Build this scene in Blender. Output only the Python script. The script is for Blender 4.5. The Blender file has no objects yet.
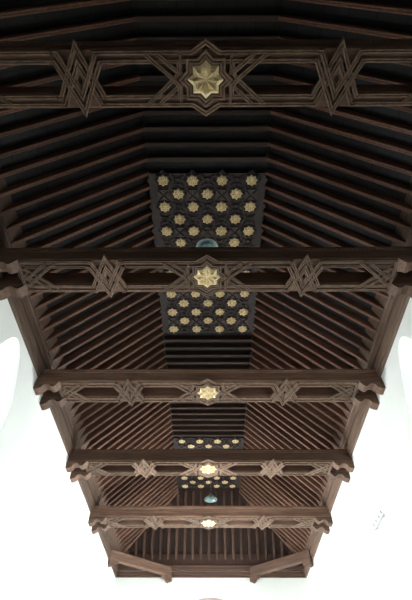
import bpy, bmesh, math, random
from mathutils import Vector, Matrix
random.seed(7)
D = bpy.data
C = bpy.context.scene.collection
G = 1.6                       # eye height; heights below are "above the eye" unless noted

# ------------------------------------------------------------------ materials
def new_mat(name):
    m = D.materials.new(name); m.use_nodes = True
    nt = m.node_tree; nt.nodes.clear()
    out = nt.nodes.new('ShaderNodeOutputMaterial')
    b = nt.nodes.new('ShaderNodeBsdfPrincipled')
    nt.links.new(b.outputs[0], out.inputs[0])
    return m, nt, b

def ramp(nt, fac, stops):
    r = nt.nodes.new('ShaderNodeValToRGB')
    el = r.color_ramp.elements
    while len(el) < len(stops): el.new(0.5)
    for e, (p, c) in zip(el, stops):
        e.position = p; e.color = (*c, 1)
    nt.links.new(fac, r.inputs[0])
    return r.outputs[0]

def wood(name, dark, light, stretch=(1, 14, 14), rough=.62, bump=.25, tint=True, joints=None):
    m, nt, b = new_mat(name)
    tc = nt.nodes.new('ShaderNodeTexCoord')
    mp = nt.nodes.new('ShaderNodeMapping'); mp.inputs['Scale'].default_value = stretch
    nt.links.new(tc.outputs['Object'], mp.inputs[0])
    vec = mp.outputs[0]
    oi = nt.nodes.new('ShaderNodeObjectInfo')
    if tint:
        sc = nt.nodes.new('ShaderNodeVectorMath'); sc.operation = 'ADD'
        mul = nt.nodes.new('ShaderNodeMath'); mul.operation = 'MULTIPLY'; mul.inputs[1].default_value = 37
        nt.links.new(oi.outputs['Random'], mul.inputs[0])
        nt.links.new(vec, sc.inputs[0]); nt.links.new(mul.outputs[0], sc.inputs[1]); vec = sc.outputs[0]
    n = nt.nodes.new('ShaderNodeTexNoise'); n.inputs['Scale'].default_value = 1.6
    n.inputs['Detail'].default_value = 6; n.inputs['Roughness'].default_value = .65
    nt.links.new(vec, n.inputs['Vector'])
    col = ramp(nt, n.outputs['Fac'], [(.28, dark), (.72, light)])
    if tint:
        hv = nt.nodes.new('ShaderNodeHueSaturation')
        mr = nt.nodes.new('ShaderNodeMapRange'); mr.inputs[3].default_value = .75; mr.inputs[4].default_value = 1.3
        nt.links.new(oi.outputs['Random'], mr.inputs[0]); nt.links.new(mr.outputs[0], hv.inputs['Value'])
        nt.links.new(col, hv.inputs['Color']); col = hv.outputs[0]
    if joints:
        # narrow pale battens nailed across the boards
        w = nt.nodes.new('ShaderNodeTexBrick')
        mp2 = nt.nodes.new('ShaderNodeMapping'); mp2.inputs['Rotation'].default_value = joints[1]
        nt.links.new(tc.outputs['Object'], mp2.inputs[0]); nt.links.new(mp2.outputs[0], w.inputs['Vector'])
        w.inputs['Scale'].default_value = joints[0]; w.inputs['Mortar Size'].default_value = .035
        w.inputs['Brick Width'].default_value = .9; w.inputs['Row Height'].default_value = .5
        w.inputs['Color1'].default_value = (1, 1, 1, 1); w.inputs['Color2'].default_value = (.7, .7, .7, 1)
        w.inputs['Mortar'].default_value = (.35, .35, .35, 1)
        mx = nt.nodes.new('ShaderNodeMix'); mx.data_type = 'RGBA'; mx.blend_type = 'MULTIPLY'
        mx.inputs[0].default_value = 1
        nt.links.new(col, mx.inputs[6]); nt.links.new(w.outputs['Color'], mx.inputs[7]); col = mx.outputs[2]
    nt.links.new(col, b.inputs['Base Color'])
    b.inputs['Roughness'].default_value = rough
    b.inputs['Specular IOR Level'].default_value = .35
    bp = nt.nodes.new('ShaderNodeBump'); bp.inputs['Strength'].default_value = bump; bp.inputs['Distance'].default_value = .01
    nt.links.new(n.outputs['Fac'], bp.inputs['Height']); nt.links.new(bp.outputs[0], b.inputs['Normal'])
    return m

def plain(name, c1, c2, scale=2, rough=.9, bump=0, metallic=0):
    m, nt, b = new_mat(name)
    tc = nt.nodes.new('ShaderNodeTexCoord')
    n = nt.nodes.new('ShaderNodeTexNoise'); n.inputs['Scale'].default_value = scale; n.inputs['Detail'].default_value = 5
    nt.links.new(tc.outputs['Object'], n.inputs['Vector'])
    nt.links.new(ramp(nt, n.outputs['Fac'], [(.3, c1), (.7, c2)]), b.inputs['Base Color'])
    b.inputs['Roughness'].default_value = rough; b.inputs['Metallic'].default_value = metallic
    if bump:
        bp = nt.nodes.new('ShaderNodeBump'); bp.inputs['Strength'].default_value = bump; bp.inputs['Distance'].default_value = .01
        nt.links.new(n.outputs['Fac'], bp.inputs['Height']); nt.links.new(bp.outputs[0], b.inputs['Normal'])
    return m

M = {}
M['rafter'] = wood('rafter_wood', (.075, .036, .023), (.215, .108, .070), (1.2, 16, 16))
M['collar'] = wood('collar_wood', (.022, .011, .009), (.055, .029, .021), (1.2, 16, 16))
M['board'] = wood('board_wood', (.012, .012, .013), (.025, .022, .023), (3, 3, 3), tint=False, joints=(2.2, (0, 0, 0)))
M['beam'] = wood('beam_wood', (.066, .036, .023), (.19, .108, .072), (1.0, 12, 12))
M['lace'] = wood('lace_wood', (.085, .051, .033), (.21, .135, .092), (6, 6, 6), bump=.15)
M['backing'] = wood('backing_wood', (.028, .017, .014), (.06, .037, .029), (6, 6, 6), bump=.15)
M['plate'] = wood('plate_wood', (.07, .043, .030), (.17, .11, .078), (14, .8, 14))
M['panel'] = wood('panel_wood', (.022, .016, .016), (.05, .036, .034), (5, 5, 5), tint=False)
M['panel_strap'] = wood('panel_strap_wood', (.04, .028, .026), (.085, .06, .055), (5, 5, 5), tint=False)
M['gold'] = plain('gilding', (.66, .50, .25), (.88, .73, .46), 9, rough=.4, metallic=.15)
M['plaster'] = plain('plaster', (.80, .83, .80), (.86, .87, .84), .8, bump=.15)
M['floor'] = plain('floor_stone', (.55, .50, .44), (.68, .64, .58), .7, rough=.6)
M['stone'] = plain('arch_stone', (.40, .33, .31), (.52, .44, .42), 3)
M['steel'] = plain('lamp_steel', (.22, .30, .30), (.36, .46, .46), 5, rough=.3, metallic=.7)
M['dark_steel'] = plain('dark_steel', (.10, .11, .11), (.16, .17, .17), 5, rough=.45, metallic=.5)
M['grey_paint'] = plain('grey_paint', (.40, .43, .43), (.50, .53, .53), 5, rough=.5)
def glass_mat():
    m, nt, b = new_mat('lamp_glass')
    b.inputs['Base Color'].default_value = (.30, .42, .42, 1); b.inputs['Roughness'].default_value = .15
    b.inputs['Transmission Weight'].default_value = .5
    return m
M['lamp_glass'] = glass_mat()
def pane_mat():
    m = D.materials.new('daylight_pane'); m.use_nodes = True; nt = m.node_tree; nt.nodes.clear()
    o = nt.nodes.new('ShaderNodeOutputMaterial'); e = nt.nodes.new('ShaderNodeEmission')
    e.inputs[0].default_value = (.93, .98, 1, 1); e.inputs[1].default_value = 3
    nt.links.new(e.outputs[0], o.inputs[0]); return m
M['pane'] = pane_mat()

# ------------------------------------------------------------------ helpers
def link(name, bm, mat, parent=None, smooth=False):
    bmesh.ops.recalc_face_normals(bm, faces=bm.faces)
    me = D.meshes.new(name); bm.to_mesh(me); bm.free()
    if isinstance(mat, str): mat = M[mat]
    me.materials.append(mat)
    if smooth:
        for p in me.polygons: p.use_smooth = True
    o = D.objects.new(name, me); C.objects.link(o)
    if parent: o.parent = parent
    return o

def tag(o, label=None, cat=None, group=None, kind=None):
    if label: o['label'] = label
    if cat: o['category'] = cat
    if group: o['group'] = group
    if kind: o['kind'] = kind
    return o

def empty(name, loc):
    o = D.objects.new(name, None); o.location = loc; o.empty_display_size = .1; C.objects.link(o); return o

def poly_prism(bm, pts, axis, a, b):
    """pts: 2D outline; extruded along axis (0,1,2) from a to b. The remaining axes keep their order."""
    def mk(p, t):
        v = list(p); v.insert(axis, t); return bm.verts.new(v)
    A = [mk(p, a) for p in pts]; B = [mk(p, b) for p in pts]
    n = len(pts)
    bm.faces.new(A); bm.faces.new(B[::-1])
    for i in range(n):
        bm.faces.new((A[i], B[i], B[(i+1) % n], A[(i+1) % n]))

def box(bm, x0, x1, y0, y1, z0, z1):
    poly_prism(bm, [(x0, y0), (x1, y0), (x1, y1), (x0, y1)], 2, z0, z1)

def strip(bm, path, w, z, t, closed=False):
    """grooved strap following a 2D path under height z, thickness t, mitred corners"""
    n = len(path); P = [Vector(p) for p in path]
    prof = [(-.5, 0), (-.5, -.8), (-.40, -1), (-.14, -1), (0, -.45), (.14, -1), (.40, -1), (.5, -.8), (.5, 0)]
    rings = []
    for i in range(n):
        if closed or 0 < i < n-1:
            d0 = (P[i]-P[i-1]).normalized(); d1 = (P[(i+1) % n]-P[i]).normalized()
            n0 = Vector((-d0.y, d0.x)); n1 = Vector((-d1.y, d1.x))
            m = (n0+n1).normalized(); m = m/max(.28, m.dot(n0))
        else:
            d = (P[1]-P[0]) if i == 0 else (P[-1]-P[-2]); d.normalize(); m = Vector((-d.y, d.x))
        rings.append([bm.verts.new((P[i].x+m.x*a*w, P[i].y+m.y*a*w, z+b*t)) for a, b in prof])
    k = len(prof)
    for i in range(n if closed else n-1):
        A, B = rings[i], rings[(i+1) % n]
        for j in range(k):
            bm.faces.new((A[j], B[j], B[(j+1) % k], A[(j+1) % k]))
    if not closed:
        bm.faces.new(rings[0]); bm.faces.new(rings[-1][::-1])

def tube(bm, p0, p1, r, n=8):
    p0, p1 = Vector(p0), Vector(p1); d = (p1-p0)
    mat = Matrix.Translation((p0+p1)/2) @ d.to_track_quat('Z', 'Y').to_matrix().to_4x4()
    bmesh.ops.create_cone(bm, cap_ends=True, segments=n, radius1=r, radius2=r, depth=d.length, matrix=mat)

def lathe(bm, prof, n=24, cap=True):
    rings = [[bm.verts.new((r*math.cos(2*math.pi*i/n), r*math.sin(2*math.pi*i/n), z)) for i in range(n)] for r, z in prof]
    for A, B in zip(rings, rings[1:]):
        for i in range(n):
            bm.faces.new((A[i], A[(i+1) % n], B[(i+1) % n], B[i]))
    if cap:
        bm.faces.new(rings[0]); bm.faces.new(rings[-1][::-1])

# ------------------------------------------------------------------ plan of the hall
XR = 4.35
def XL(y): return -(4.37-.0085*y)
YE, YB = 22.75, -2.5
ZP = 7.55; ZF = 8.20; ZA = 10.87         # plate underside, rafter foot, flat ceiling
XC = 1.465; YT = 21.4; YH = 22.68          # crease of flat ceiling, top and foot of end slope
XF = 4.23
SL = (ZA-ZF)/(XF-XC)
BEAM_Y = [1.964+3.7213*k for k in range(5)]
FLOOR = -1.6

def sbox(name, args, mat, kind='structure'):
    bm = bmesh.new(); box(bm, *args); o = link(name, bm, mat); o.location.z = G; o['kind'] = kind; return o

sbox('floor', (-5.2, 5.2, 7.0, YE+.5, FLOOR-.2, FLOOR), 'floor')
M['bounce_cut_floor'] = plain('bounce_cut_floor_dark', (.03, .02, .015), (.06, .04, .03), 3, rough=.6)  # made-up dark colour for the unseen near floor, cuts bounce onto near timbers
M['bounce_cut_wall'] = plain('bounce_cut_wall_dark', (.04, .028, .02), (.07, .05, .04), 3, rough=.6)  # unseen back wall darkened on purpose so the near end stays dim
sbox('floor_bounce_cut', (-5.2, 5.2, YB-.4, 7.0, FLOOR-.2, FLOOR), 'bounce_cut_floor')

# windows: (side, centre y, half width, sill, spring, apex)
POW = [260, 1350, 170, 1350, 1300, 1100]
WINS = [(-1, 7.5, .78, 2.2, 6.2, 7.36), (-1, 14.75, .78, 2.2, 6.2, 7.3),
        (1, 7.5, .78, 2.2, 6.2, 7.36), (1, 14.75, .78, 2.2, 6.2, 7.3),
        (1, 19.05, .72, 2.2, 6.3, 7.0), (-1, 20.4, .6, 2.2, 5.6, 6.2)]
def arch_pts(c, hw, z0, zs, za, n=10):
    pts = [(c-hw, z0), (c+hw, z0), (c+hw, zs)]
    for i in range(1, n):            # slightly pointed head
        u = 1-2*i/n
        pts.append((c+hw*u, zs+(za-zs)*(1-abs(u)**1.9)))
    pts.append((c-hw, zs))
    return pts

def side_wall(name, side):
    xin = (lambda y: XR) if side > 0 else XL
    bm = bmesh.new()
    ws = sorted([w for w in WINS if w[0] == side], key=lambda w: w[1])
    ys = [YB]
    def seg(y0, y1, z0, z1):
        pts = [(xin(y0), y0), (xin(y1), y1), (xin(y1)+side*.7, y1), (xin(y0)+side*.7, y0)]
        poly_prism(bm, pts, 2, z0, z1)
    top = 8.0
    y = YB
    for w in ws:
        a, b = w[1]-w[2], w[1]+w[2]
        seg(y, a, FLOOR, top); seg(a, b, FLOOR, w[3])
        ap = arch_pts(w[1], w[2], w[3], w[4], w[5])[2:]        # spring right ... spring left
        # spandrel: columns between arch curve and wall top
        for p, q in zip(ap, ap[1:]):
            y0, y1 = q[0], p[0]
            vin = [(xin(y0), y0, q[1]), (xin(y1), y1, p[1]), (xin(y1), y1, top), (xin(y0), y0, top)]
            V1 = [bm.verts.new(v) for v in vin]
            V2 = [bm.verts.new((v[0]+side*.7, v[1], v[2])) for v in vin]
            bm.faces.new(V1); bm.faces.new(V2[::-1])
            bm.faces.new((V1[0], V2[0], V2[1], V1[1])); bm.faces.new((V1[2], V2[2], V2[3], V1[3]))
        y = b
    seg(y, YE+.5, FLOOR, top)
    bmesh.ops.remove_doubles(bm, verts=bm.verts, dist=.0005)
    o = link(name, bm, 'plaster'); o.location.z = G; o['kind'] = 'structure'
side_wall('wall_left', -1); side_wall('wall_right', 1)
sbox('wall_back', (-5.2, 5.2, YB-.4, YB, FLOOR, 11.4), 'bounce_cut_wall')

# end wall with a blind arch whose crown shows at the bottom of the picture
bm = bmesh.new()
AH, AS, AA = 2.0, 4.75, 6.74
ax = .08
ap = [(ax+AH*math.cos(math.pi*i/20), AS+(AA-AS)*math.sin(math.pi*i/20)) for i in range(21)]
for p, q in zip(ap, ap[1:]):
    poly_prism(bm, [(q[0], q[1]), (p[0], p[1]), (p[0], 8.0), (q[0], 8.0)], 1, YE, YE+.5)
box(bm, -5.2, ax-AH, YE, YE+.5, FLOOR, 8.0); box(bm, ax+AH, 5.2, YE, YE+.5, FLOOR, 8.0)
box(bm, ax-AH, ax+AH, YE+.3, YE+.5, FLOOR, AA)
o = link('wall_end', bm, 'plaster'); o.location.z = G; o['kind'] = 'structure'
# stone lining of the arch
bm = bmesh.new()
for i in range(20):
    a0, a1 = math.pi*i/20, math.pi*(i+1)/20
    f = lambda a, r: (ax+(AH-r)*math.cos(a), AS+(AA-AS)*(1-r/2)*math.sin(a))
    poly_prism(bm, [f(a0, -.02), f(a1, -.02), f(a1, .28), f(a0, .28)], 1, YE-.04, YE+.28)
o = link('stone_arch', bm, 'stone'); o.location.z = G
tag(o, 'grey pink arch crown peeking up at the foot of the far end wall', 'arch')

# window frames and panes
for i, (s, c, hw, z0, zs, za) in enumerate(WINS):
    x = (XR if s > 0 else XL(c)) + s*.42
    e = empty('window_%d' % (i+1), (x, c, G)); e['kind'] = 'structure'
    bm = bmesh.new(); pts = arch_pts(0, hw+.05, z0, zs, za+.03)
    poly_prism(bm, pts, 0, .05*s, .09*s); link('pane', bm, 'pane', e)
    bm = bmesh.new()
    for yy in (-hw/3, hw/3): box(bm, -.03, .03, yy-.02, yy+.02, z0, za-.1)
    zz = z0
    while zz < zs+.2:
        box(bm, -.03, .03, -hw, hw, zz-.02, zz+.02); zz += .6
    link('window_frame', bm, 'plaster', e)
    # daylight entering through the opening
    ld = D.lights.new('daylight', 'AREA'); ld.shape = 'RECTANGLE'; ld.size = 2*hw-.06; ld.size_y = zs-z0
    ld.energy = 1.0; ld.color = (.93, .98, 1)
    lo = D.objects.new('daylight', ld); C.objects.link(lo)
    lo.location = (x-s*.05, c, G+(z0+zs)/2)
    lo.rotation_euler = (0, math.radians(s*(90-0)), 0)
    d = Vector((-s, 0, -.55)).normalized()
    lo.rotation_euler = Vector((-s, 0, 0)).to_track_quat('-Z', 'Z').to_euler()
    ld.energy = POW[i]; ld.spread = math.radians(125)

# ------------------------------------------------------------------ boarding of the roof (the ceiling proper)
th = math.atan(SL)
up = .20/math.cos(th)                    # board plane above the underside of the rafters
def zs_(x): return ZA-(x-XC)*SL
kx = 0.20*math.tan(th/2)
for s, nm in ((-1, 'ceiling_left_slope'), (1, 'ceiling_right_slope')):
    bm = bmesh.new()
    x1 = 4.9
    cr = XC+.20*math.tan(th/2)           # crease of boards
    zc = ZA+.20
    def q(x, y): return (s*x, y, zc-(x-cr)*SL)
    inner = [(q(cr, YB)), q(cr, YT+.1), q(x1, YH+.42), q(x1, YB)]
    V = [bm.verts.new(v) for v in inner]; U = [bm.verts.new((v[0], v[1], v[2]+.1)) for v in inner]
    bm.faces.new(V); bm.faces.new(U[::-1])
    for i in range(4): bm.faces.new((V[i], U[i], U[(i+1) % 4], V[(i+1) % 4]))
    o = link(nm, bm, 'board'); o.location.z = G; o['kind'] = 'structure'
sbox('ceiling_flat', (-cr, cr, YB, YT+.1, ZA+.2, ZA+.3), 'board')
bm = bmesh.new()
es = (ZA-ZF)/(YH-YT)
inner = [(-cr, YT+.1, ZA+.2), (cr, YT+.1, ZA+.2), (4.9, YH+.42, ZA+.2-(4.9-cr)*SL), (-4.9, YH+.42, ZA+.2-(4.9-cr)*SL)]
V = [bm.verts.new(v) for v in inner]; U = [bm.verts.new((v[0], v[1]+.1, v[2]+.06)) for v in inner]
bm.faces.new(V); bm.faces.new(U[::-1])
for i in range(4): bm.faces.new((V[i], U[i], U[(i+1) % 4], V[(i+1) % 4]))
M['end_board'] = wood('end_board_wood', (.03, .015, .011), (.075, .038, .027), (14, 1.5, 1.5), tint=False)
o = link('ceiling_end_slope', bm, 'end_board'); o.location.z = G; o['kind'] = 'structure'

# ------------------------------------------------------------------ rafters
PITCH = .3745; Y0 = 5.111
RY = [Y0+k*PITCH for k in range(-13, 47)]
RY = [y for y in RY if y < YH-.15]
NAMES = ['nearest', 'second', 'third', 'fourth', 'farthest']
def bay(y):
    k = sum(1 for b in BEAM_Y if y > b)
    if k == 0: return 'before the nearest tie beam'
    if k == 5: return 'beyond the farthest tie beam'
    return 'between the %s and %s tie beams' % (NAMES[k-1], NAMES[k])

def rafter_mesh(name, s, xt, xb):
    """bar in the XZ plane from |x|=xt (top) to |x|=xb (foot); chamfered underside"""
    bm = bmesh.new()
    w = .046; d = .19
    nx, nz = math.sin(th), math.cos(th)      # outward normal of slope (up)
    ring = []
    for x in (xt, xb):
        base = Vector((x, 0, zs_(x)))
        sec = []
        for yy, h in ((-w, d), (-w, .018), (-w+.014, 0), (-.012, 0), (0, .010), (.012, 0), (w-.014, 0), (w, .018), (w, d)):
            if x == xt and xt == XC:      # mitre against collar beam: stay on vertical-ish plane
                ang = th/2
                sec.append(bm.verts.new((s*(x+h*math.tan(ang)), yy, base.z+h)))
            else:
                sec.append(bm.verts.new((s*(x+h*nx), yy, base.z+h*nz)))
        ring.append(sec)
    A, B = ring; k = len(A)
    bm.faces.new(A); bm.faces.new(B[::-1])
    for j in range(k): bm.faces.new((A[j], B[j], B[(j+1) % k], A[(j+1) % k]))
    bmesh.ops.recalc_face_normals(bm, faces=bm.faces)
    me = D.meshes.new(name); bm.to_mesh(me); bm.free(); me.materials.append(M['rafter'])
    return me

for s, side in ((-1, 'left'), (1, 'right')):
    full = None
    for y in RY:
        if y < YT-.05:
            if full is None:
                full = D.objects.new('rafter', rafter_mesh('rafter', s, XC, XF+.22)); o = full
            else: o = full.copy()
        else:
            xt = XC+(y-YT)/(YH-YT)*(XF-XC)+.05
            if xt > XF-.25: continue
            o = D.objects.new('rafter', rafter_mesh('jack_rafter', s, xt, XF+.22))
        C.objects.link(o); o.location = (0, y, G)
        b = bay(y)
        if y >= YT-.05:
            tag(o, 'short rafter of the %s slope dying into the far hip' % side, 'rafter', 'short rafters of the %s far corner' % side)
        else:
            tag(o, 'brown rafter on the %s slope %s' % (side, b), 'rafter', 'rafters on the %s slope %s' % (side, b))

# end slope rafters
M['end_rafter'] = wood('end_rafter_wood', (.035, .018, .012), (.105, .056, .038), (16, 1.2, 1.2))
n_end = int((XF-.3)/PITCH)
ta = math.atan(es)
for i in range(-n_end, n_end+1):
    x = i*PITCH
    if abs(x) < XC: yt = YT; 
    else: yt = YT+(abs(x)-XC)/(XF-XC)*(YH-YT)+.04
    bm = bmesh.new(); w = .055; d = .17
    ny, nz = math.sin(ta), math.cos(ta)
    rings = []
    for y in (yt, YH+.14):
        z = ZA-(y-YT)*es
        rings.append([bm.verts.new((xx, y+h*ny, z+h*nz)) for xx, h in ((-w, d), (-w, .018), (-w+.014, 0), (w-.014, 0), (w, .018), (w, d))])
    A, B = rings; k = 6
    bm.faces.new(A); bm.faces.new(B[::-1])
    for j in range(k): bm.faces.new((A[j], B[j], B[(j+1) % k], A[(j+1) % k]))
    o = link('end_rafter', bm, 'end_rafter'); o.location = (x, 0, G)
    if abs(x) < XC: tag(o, 'steep brown rafter in the middle of the far end slope', 'rafter', 'full rafters of the far end slope')
    else:
        sd = 'left' if x < 0 else 'right'
        tag(o, 'shortened rafter of far end slope meeting the %s hip' % sd, 'rafter', 'shortened end slope rafters on the %s' % sd)

# hip rafters
for s, sd in ((-1, 'left'), (1, 'right')):
    bm = bmesh.new()
    a = Vector((s*XC, YT, ZA)); b = Vector((s*(XF+.1), YH+.05, ZF-.09))
    d = (b-a).normalized(); side = d.cross(Vector((0, 0, 1))).normalized(); upv = side.cross(d).normalized()
    pr = [(-.06, .2), (-.06, -.01), (-.035, -.03), (.035, -.03), (.06, -.01), (.06, .2)]
    A = [bm.verts.new(a+side*p+upv*q_) for p, q_ in pr]; B = [bm.verts.new(b+side*p+upv*q_) for p, q_ in pr]
    bm.faces.new(A); bm.faces.new(B[::-1])
    for j in range(6): bm.faces.new((A[j], B[j], B[(j+1) % 6], A[(j+1) % 6]))
    o = link('hip_rafter', bm, 'rafter'); o.location.z = G
    tag(o, 'diagonal hip rafter running down to the far %s corner' % sd, 'rafter')

# collar beams of the flat ceiling
PANELS = [(5.2987, 15, .3745), (17.12, 11, .378)]
P_RANGE = [(PANELS[0][0]-.21, PANELS[0][0]+14*PANELS[0][2]+.21), (PANELS[1][0]-.21, YT-.02)]
cm = None
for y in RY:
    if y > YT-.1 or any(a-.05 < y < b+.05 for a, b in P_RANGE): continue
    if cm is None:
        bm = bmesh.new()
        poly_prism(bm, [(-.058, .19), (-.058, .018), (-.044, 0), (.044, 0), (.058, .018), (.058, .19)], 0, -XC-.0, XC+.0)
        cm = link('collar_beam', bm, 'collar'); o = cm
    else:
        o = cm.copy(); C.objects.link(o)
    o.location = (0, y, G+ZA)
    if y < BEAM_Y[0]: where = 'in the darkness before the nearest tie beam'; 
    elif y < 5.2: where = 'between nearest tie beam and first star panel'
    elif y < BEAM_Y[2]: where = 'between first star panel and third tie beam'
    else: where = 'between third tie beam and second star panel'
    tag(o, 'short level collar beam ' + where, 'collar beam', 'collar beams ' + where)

# ------------------------------------------------------------------ stars
def star_outline(R, n=8, k=.765, rot=0):
    return [((R if i % 2 == 0 else R*k)*math.cos(math.pi*i/n+rot), (R if i % 2 == 0 else R*k)*math.sin(math.pi*i/n+rot)) for i in range(2*n)]

def star_mesh(name, R, thick, mat, soft=False):
    """eight-pointed boss hanging below z=0, petals in relief"""
    bm = bmesh.new()
    out = star_outline(R)
    top = [bm.verts.new((x, y, 0)) for x, y in out]
    low = [bm.verts.new((x, y, -thick*.35)) for x, y in out]
    rim = [bm.verts.new((x*.80, y*.80, -thick*.55)) for x, y in out]
    cen = bm.verts.new((0, 0, -thick*.30))
    n = 16
    bm.faces.new(top)
    for i in range(n):
        j = (i+1) % n
        bm.faces.new((top[i], top[j], low[j], low[i])); bm.faces.new((low[i], low[j], rim[j], rim[i]))
        bm.faces.new((rim[i], rim[j], cen))
    # petals: kite shaped pyramids
    for i in range(8):
        a = math.pi*i/4
        f = lambda r, b, z: bm.verts.new((r*R*math.cos(a+b), r*R*math.sin(a+b), z*thick))
        v0 = f(.05, 0, -.35); v1 = f(.45, .36, -.42); v2 = f(.80, 0, -.5); v3 = f(.45, -.36, -.42); apx = f(.56, 0, -1.0)
        for p, q_ in ((v0, v1), (v1, v2), (v2, v3), (v3, v0)): bm.faces.new((p, q_, apx))
    bmesh.ops.recalc_face_normals(bm, faces=bm.faces)
    me = D.meshes.new(name); bm.to_mesh(me); bm.free(); me.materials.append(M[mat]); return me
BIG = star_mesh('gold_star', .272, .12, 'gold')
SMALL = star_mesh('gold_boss', .162, .085, 'gold')

# ------------------------------------------------------------------ star panels in the flat ceiling
def panel(idx, y0, rows, p, label):
    w = .752; y1 = y0+(rows-1)*p
    e = empty('star_panel', (0, (y0+y1)/2, G+ZA)); tag(e, label, 'ceiling panel')
    cy = (y0+y1)/2
    bm = bmesh.new()
    box(bm, -XC-.02, XC+.02, y0-.19-cy, y1+.19-cy, .02, .10)
    for j in range(4):                    # little pointed tips along both ends
        x = (j-1.5)*w
        for s, yy in ((-1, y0-.19-cy), (1, y1+.19-cy)):
            if idx == 1 and s == 1: continue
            poly_prism(bm, [(x-.1, yy), (x+.1, yy), (x, yy+s*.1)], 2, .0, .08)
    k = 0
    for r in range(0, rows, 2):           # and along the two sides
        yy = y0+r*p-cy
        for s in (-1, 1):
            poly_prism(bm, [(s*(XC+.0), yy-.1), (s*(XC+.0), yy+.1), (s*(XC+.09), yy)], 2, .0, .08)
    link('panel_board', bm, 'panel', e)
    sites, blanks = [], []
    for r in range(rows):
        for j in range(7):
            x = (j-3)*w/2; on = (j+r) % 2 == 0
            (sites if on else blanks).append((x, y0+r*p-cy, r, j))
    xr = {1: 0, 4: 1, 7: 0, 10: 1, 13: 0} if rows == 15 else {1: 0, 5: 0, 9: 0}
    bm = bmesh.new()
    nudge = .004
    for x, y, r, j in sites:
        strip(bm, [(x+a, y+b) for a, b in star_outline(.205)], .035, .02, .05, closed=True)
    for x, y, r, j in blanks:
        if r in xr and (j % 2 == xr[r]) :
            bx = bmesh.new(); poly_prism(bx, [(x-.17,y-.17),(x+.17,y-.17),(x+.17,y+.17),(x-.17,y+.17)], 2, .005, .02)
            h, g = .15, .022                # crossed slot: four raised triangles round a dark X
            for k in range(4):
                a = k*math.pi/2
                tri = [(g*1.4, 0), (h, h-g*1.4), (h, -(h-g*1.4))]
                tri = [(u*math.cos(a)-v*math.sin(a)+x, u*math.sin(a)+v*math.cos(a)+y) for u, v in tri]
                poly_prism(bx, tri, 2, -.05, .012)
            link('crossed_slot', bx, 'panel_strap', e)
        else:
            strip(bm, [(x+.085*math.cos(math.pi*(i+.5)/4), y+.085*math.sin(math.pi*(i+.5)/4)) for i in range(8)], .03, .02, .045, closed=True)
            for k in range(4):
                a = math.pi/4+k*math.pi/2
                c_, s_ = math.cos(a), math.sin(a)
                strip(bm, [(x+.10*c_, y+.10*s_), (x+.20*c_, y+.20*s_)], .03, .02, .04)
    link('lace_straps', bm, 'panel_strap', e)
    for x, y, r, j in sites:
        o = D.objects.new('gold_boss', SMALL); C.objects.link(o); o.parent = e
        o.location = (x, y, .015); o.rotation_euler = (random.uniform(-.04, .04), random.uniform(-.04, .04), random.uniform(-.12, .12))
        s = random.uniform(.93, 1.05); o.scale = (s, s, s)
        o['label'] = 'gilded rosette'
    return e
panel(0, *PANELS[0], 'larger star panel with gilded rosettes above and behind the second tie beam')
panel(1, *PANELS[1], 'smaller star panel with gilded rosettes over the fourth tie beam')

# ------------------------------------------------------------------ tie beams
TW0, TW1, TH = .20, .42, .43
KX = 1.955
def timber_bm(s):
    """section in (y,z), s=-1 nearer timber, s=1 farther timber; runs along X"""
    o_, i_ = TW1, TW0
    pr = [(i_, .38), (i_, .03), (i_+.02, 0), (o_-.02, 0), (o_, .03), (o_, .09), (o_-.014, .10), (o_-.014, .29), (o_, .30), (o_, .325), (o_+.022, .335), (o_+.022, .38)]
    bm = bmesh.new()
    poly_prism(bm, [(s*a, b) for a, b in pr], 0, -4.45, 4.45)
    # row of little dentils under the upper fillet
    x = -4.2
    while x < 4.2:
        box(bm, x, x+.035, min(s*(o_-.012), s*(o_+.012)), max(s*(o_-.012), s*(o_+.012)), .302, .334); x += .08
    return bm

def rails_bm(s):
    bm = bmesh.new()
    segs = [(-3.74, -KX-.30), (-KX+.30, -.2), (.2, KX-.30), (KX+.30, 3.74)]
    for a, b in segs:
        strip(bm, [(a, s*.365), (b, s*.365)], .062, 0, .030)
    segs = [(-3.62, -KX-.34), (-KX+.34, -.30), (.30, KX-.34), (KX+.34, 3.62)]
    for a, b in segs:
        strip(bm, [(a, s*.245), (b, s*.245)], .062, 0, .030)
    return bm

def knot_bm():
    bm = bmesh.new()
    for s, z in ((1, .002), (-1, -.006)):
        strip(bm, [(-.37, s*.245), (-.335, s*.245), (0, -s*.465), (.335, s*.245), (.37, s*.245)], .068, z, .055)
        strip(bm, [(-.33, s*.365), (-.28, s*.365), (0, -s*.235), (.28, s*.365), (.33, s*.365)], .068, z, .055)
    strip(bm, [(-.056, 0), (0, -.12), (.056, 0), (0, .12)], .036, -.002, .040, closed=True)
    return bm

def center_bm():
    bm = bmesh.new()
    strip(bm, star_outline(.352), .085, -.010, .045, closed=True)
    for s in (-1, 1):
        strip(bm, [(-.24, s*.365), (-.2, s*.365), (0, s*.50), (.2, s*.365), (.24, s*.365)], .075, 0, .034)
        strip(bm, [(s*.375, -.34), (s*.375, -.11), (s*.31, 0), (s*.375, .11), (s*.375, .34)], .045, 0, .040)
        for t, z in ((1, .002), (-1, -.006)):
            strip(bm, [(s*.88, t*.345), (s*.50, t*.02), (s*.40, -t*.09), (s*.40, -t*.24)], .062, z, .040)
            strip(bm, [(s*.70, t*.345), (s*.40, t*.09)], .062, z, .040)
    return bm

def center_board_bm():
    bm = bmesh.new()
    pts = [(.70, .23), (.50, .02), (.50, -.02), (.70, -.23), (-.70, -.23), (-.50, -.02), (-.50, .02), (-.70, .23)]
    poly_prism(bm, pts, 2, .0, .06)
    return bm

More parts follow.
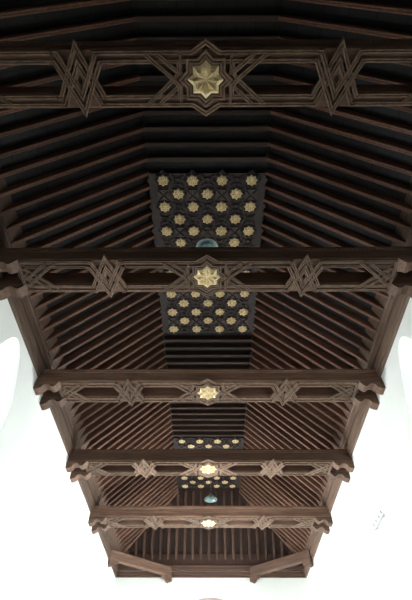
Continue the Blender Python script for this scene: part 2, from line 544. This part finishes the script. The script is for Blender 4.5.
def end_bm(s):
    bm = bmesh.new()
    # closing returns of the rails
    strip(bm, [(s*3.70, -.365), (s*3.74, -.365), (s*3.74, .365), (s*3.70, .365)], .062, 0, .032)
    strip(bm, [(s*3.58, -.245), (s*3.62, -.245), (s*3.62, -.09), (s*3.72, 0), (s*3.62, .09), (s*3.62, .245), (s*3.58, .245)], .05, 0, .030)
    for t, z in ((1, .002), (-1, -.006)):
        strip(bm, [(s*3.02, t*.345), (s*3.40, t*.02), (s*3.60, -t*.17), (s*3.70, -t*.2)], .062, z, .040)
        strip(bm, [(s*3.20, t*.345), (s*3.52, t*.07), (s*3.68, -t*.07)], .062, z, .040)
    return bm

def end_board_bm(s):
    bm = bmesh.new()
    poly_prism(bm, [(s*3.20, .23), (s*3.40, .02), (s*3.40, -.02), (s*3.20, -.23), (s*3.76, -.23), (s*3.84, 0), (s*3.76, .23)], 2, .0, .06)
    return bm

TM = {}
def inst(key, fn, mat, name, parent, loc=(0, 0, 0)):
    if key not in TM:
        o = link(name, fn(), mat, parent); TM[key] = o.data
    else:
        o = D.objects.new(name, TM[key]); C.objects.link(o); o.parent = parent
    o.location = loc
    return o

BL = ['double tie beam nearest the viewer, darkest one, at the top of the photo',
      'second double tie beam from the viewer, crossing the first star panel',
      'third double tie beam, the middle one of the five',
      'fourth double tie beam, crossing the small far star panel',
      'farthest double tie beam, before the far end slope']
KL = [1.88, 2.01, 1.99, 1.955, 1.955]
for k, y in enumerate(BEAM_Y):
    e = empty('tie_beam', (0, y, G+7.40)); tag(e, BL[k], 'tie beam', 'carved double tie beams across the hall')
    for s in (-1, 1):
        inst(('t', s), lambda: timber_bm(s), 'beam', 'timber', e)
        inst(('r', s), lambda: rails_bm(s), 'lace', 'rail_moulding', e)
        inst('k', knot_bm, 'lace', 'interlaced_knot', e, (KX if s > 0 else -KL[k], 0, 0))
        inst(('e', s), lambda: end_bm(s), 'lace', 'end_tracery', e)
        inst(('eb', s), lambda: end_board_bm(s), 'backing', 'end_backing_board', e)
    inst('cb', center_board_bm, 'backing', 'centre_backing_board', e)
    inst('c', center_bm, 'lace', 'star_tracery', e)
    o = D.objects.new('gold_star', BIG); C.objects.link(o); o.parent = e; o.location = (0, 0, -.004)
    o['label'] = 'gilded eight-pointed star boss'
    o.rotation_euler.z = math.pi/8*0

# ------------------------------------------------------------------ corbels under the tie beams
def corbel_mesh(s):
    pr = [(0, 0), (0, -.17), (.03, -.24), (.10, -.235), (.19, -.19), (.22, -.12), (.27, -.09), (.33, -.085), (.39, -.10),
          (.43, -.15), (.50, -.155), (.55, -.11), (.59, -.05), (.63, 0)]
    bm = bmesh.new()
    poly_prism(bm, [(-s*u, z) for u, z in pr], 1, -.125, .125)
    # carved side leaf
    for yy in (-.125, .125):
        poly_prism(bm, [(-s*u, z) for u, z in ((.05, -.04), (.06, -.19), (.12, -.19), (.20, -.07), (.40, -.06), (.50, -.11), (.54, -.04))], 1, yy-.012, yy+.012)
    bmesh.ops.recalc_face_normals(bm, faces=bm.faces)
    me = D.meshes.new('corbel'); bm.to_mesh(me); bm.free(); me.materials.append(M['beam']); return me
CM = {1: corbel_mesh(1), -1: corbel_mesh(-1)}
for k, y in enumerate(BEAM_Y):
    for s, sd in ((-1, 'left'), (1, 'right')):
        for t, nf in ((-1, 'nearer'), (1, 'farther')):
            yy = y+t*.31
            o = D.objects.new('corbel', CM[s]); C.objects.link(o)
            o.location = ((XR+.02 if s > 0 else XL(yy)-.02), yy, G+7.395)
            tag(o, 'carved corbel at %s end of the %s tie beam, under its %s timber' % (sd, NAMES[k], nf), 'corbel', 'carved corbels under the tie beams')

# ------------------------------------------------------------------ wall plates (moulded cornice the rafters stand on)
PR = [(-.10, 0), (.05, 0), (.065, .015), (.065, .05), (.03, .06), (.03, .09), (.085, .11), (.10, .33), (.09, .34), (-.02, .35), (-.02, .42),
      (.10, .43), (.11, .46), (.11, .63), (.135, .65), (.135, .70), (-.10, .70)]
def plate(name, a, b, nrm, label, k=1):
    """profile PR extruded from a to b (xy), nrm = inward direction; mitred 45 deg at far corners by overrun"""
    bm = bmesh.new()
    A = [bm.verts.new((a[0]+nrm[0]*d, a[1]+nrm[1]*d, ZP+z*k)) for d, z in PR]
    B = [bm.verts.new((b[0]+nrm[0]*d, b[1]+nrm[1]*d, ZP+z*k)) for d, z in PR]
    n = len(PR); bm.faces.new(A); bm.faces.new(B[::-1])
    for i in range(n): bm.faces.new((A[i], B[i], B[(i+1) % n], A[(i+1) % n]))
    o = link(name, bm, 'plate'); o.location.z = G
    return tag(o, label, 'wall plate')
plate('wall_plate', (XL(YB), YB), (XL(YE), YE), (1, 0), 'moulded timber cornice plate along the top of the left wall')
plate('wall_plate', (XR, YB), (XR, YE), (-1, 0), 'moulded timber cornice plate along the top of the right wall')
bpl = plate('wall_plate', (XL(YE), YE), (XR, YE), (0, -1), 'moulded timber cornice plate across the far end wall', .68)
M['plate_end'] = wood('plate_end_wood', (.06, .030, .021), (.14, .075, .052), (.8, 14, 14))
bpl.data.materials[0] = M['plate_end']
# eaves boards closing the gaps between the rafter feet
for s, sd in ((-1, 'left'), (1, 'right')):
    bm = bmesh.new()
    xx = (lambda y: -XL(y)) if s < 0 else (lambda y: XR)
    for y0, y1 in ((YB, YE),):
        pts = []
        for y in (y0, y1):
            x = xx(y)-.12
            pts += [(s*(x-.0), y, ZP+.69), (s*(x-.15), y, ZP+1.10), (s*(x-.11), y, ZP+1.10), (s*(x+.04), y, ZP+.69)]
        V = [bm.verts.new(p) for p in pts]
        bm.faces.new(V[:4]); bm.faces.new(V[4:][::-1])
        for i in range(4): bm.faces.new((V[i], V[4+i], V[4+(i+1) % 4], V[(i+1) % 4]))
    o = link('eaves_board', bm, 'plate'); o.location.z = G
    tag(o, 'tilted eaves board behind the rafter feet on the %s side' % sd, 'eaves board')

bm = bmesh.new()
poly_prism(bm, [(YE-.08, ZP+.47), (YE-.02, ZP+.47), (YE-.06, ZP+.95), (YE-.12, ZP+.95)], 0, -4.1, 4.25)
o = link('eaves_board', bm, 'end_board'); o.location.z = G
tag(o, 'shadowed board behind the feet of the far end rafters', 'eaves board')
# ------------------------------------------------------------------ diagonal braces across the far corners
for s, sd in ((-1, 'left'), (1, 'right')):
    a = Vector((s*4.2, 20.75, 0)); b = Vector((1.9 if s > 0 else -1.74, YE-.10, 0))
    if s < 0: a.x = -4.12
    d = (b-a).normalized(); nn = Vector((-d.y, d.x, 0)); L = (b-a).length
    e = empty('corner_brace', (a.x, a.y, G+ZP)); tag(e, 'diagonal brace beam crossing the far %s corner of the ceiling' % sd, 'brace beam')
    e.rotation_euler.z = math.atan2(d.y, d.x)
    bm = bmesh.new()
    pr = [(-.10, 0), (-.12, .03), (-.12, .09), (-.105, .10), (-.105, .28), (-.13, .30), (-.13, .36), (.13, .36), (.12, .03), (.10, 0)]
    poly_prism(bm, pr, 0, -.1, L)
    link('brace_timber', bm, 'beam', e)
    for xx, ang in ((.12, 0), (L-.16, 0)):
        bm = bmesh.new()
        sg = 1 if xx < 1 else -1
        poly_prism(bm, [(-sg*.2, .0), (-sg*.2, -.20), (-sg*.10, -.25), (sg*.0, -.20), (sg*.06, -.12), (sg*.16, -.12), (sg*.24, 0)], 1, -.11, .11)
        o = link('brace_corbel', bm, 'beam', e); o.location = (xx, 0, 0)

# ------------------------------------------------------------------ pendant lamps
def lamp(x, y, z, R, label):
    e = empty('pendant_lamp', (x, y, G+z)); tag(e, label, 'lamp', 'pendant lamps hanging from the flat ceiling')
    bm = bmesh.new(); tube(bm, (0, 0, R*.75), (0, 0, ZA-z), .016); link('rod', bm, 'dark_steel', e)
    bm = bmesh.new(); lathe(bm, [(.03, R*.95), (.06, R*.85), (.07, R*.55), (.05, R*.5)], 16); link('canopy_cap', bm, 'steel', e)
    bm = bmesh.new()
    lathe(bm, [(R*.18, R*.55), (R*.45, R*.46), (R*.75, R*.26), (R*.98, 0), (R, -.015), (R*.94, -.012), (R*.70, R*.20), (R*.42, R*.38), (R*.16, R*.46)], 28, cap=False)
    link('lamp_shade', bm, 'steel', e, True)
    bm = bmesh.new(); lathe(bm, [(.02, R*.42), (R*.30, R*.32), (R*.42, R*.12), (R*.32, -.03), (.02, -.06)], 20); link('glass_globe', bm, 'lamp_glass', e, True)
lamp(-.01, 6.72, 9.95, .29, 'teal grey pendant lamp peeking above the second tie beam')
lamp(.09, 20.35, 9.95, .30, 'small pale pendant lamp hanging seen just above the farthest tie beam')

# ------------------------------------------------------------------ spot rails on the right wall
def rail(y0, y1, z, label):
    e = empty('spotlight_rail', (XR, (y0+y1)/2, G+z)); tag(e, label, 'light rail')
    L = (y1-y0)/2
    bm = bmesh.new(); box(bm, -.06, -.035, -L, L, -.011, .011)
    box(bm, -.04, .0, -L*.7-.02, -L*.7+.02, -.015, .015); box(bm, -.04, 0, L*.7-.02, L*.7+.02, -.015, .015)
    link('bar', bm, 'grey_paint', e)
    for t in (-.75, -.25, .25, .75):
        bm = bmesh.new(); tube(bm, (-.05, t*L, .02), (-.055, t*L, .07), .005); tube(bm, (-.055, t*L, .06), (-.09, t*L, .12), .022, 10)
        link('spotlight', bm, 'grey_paint', e)
rail(11.3, 12.3, 5.18, 'thin grey rail with small spotlights high on the right wall')
rail(18.6, 19.6, 5.45, 'small grey fitting far down the right wall near the end wall')

# ------------------------------------------------------------------ world, camera, view
w = D.worlds.new('World'); bpy.context.scene.world = w; w.use_nodes = True
w.node_tree.nodes['Background'].inputs[0].default_value = (.8, .9, 1, 1)
w.node_tree.nodes['Background'].inputs[1].default_value = 1.0

f, thc, yaw, xc, roll = 460.2212, .8634723, -.0107206, .041312, .0056750
cy_, sy_ = math.cos(yaw), math.sin(yaw)
def unyaw(v): return Vector((v[0]*cy_+v[1]*sy_, -v[0]*sy_+v[1]*cy_, v[2]))
F = Vector((0, math.cos(thc), math.sin(thc))); R = Vector((1, 0, 0)); U = Vector((0, -math.sin(thc), math.cos(thc)))
R2 = R*math.cos(roll)+U*math.sin(roll); U2 = U*math.cos(roll)-R*math.sin(roll)
F, R2, U2 = unyaw(F), unyaw(R2), unyaw(U2)
m = Matrix((R2, U2, -F)).transposed().to_4x4(); m.translation = (xc, 0, G)
cd = D.cameras.new('camera'); cam = D.objects.new('camera', cd); C.objects.link(cam); cam.matrix_world = m
cd.sensor_fit = 'VERTICAL'; cd.sensor_height = 36; cd.lens = f*36/600; cd.clip_start = .05
bpy.context.scene.camera = cam
vs = bpy.context.scene.view_settings
vs.view_transform = 'Standard'; vs.look = 'None'; vs.gamma = 1; vs.use_curve_mapping = False; vs.exposure = 0
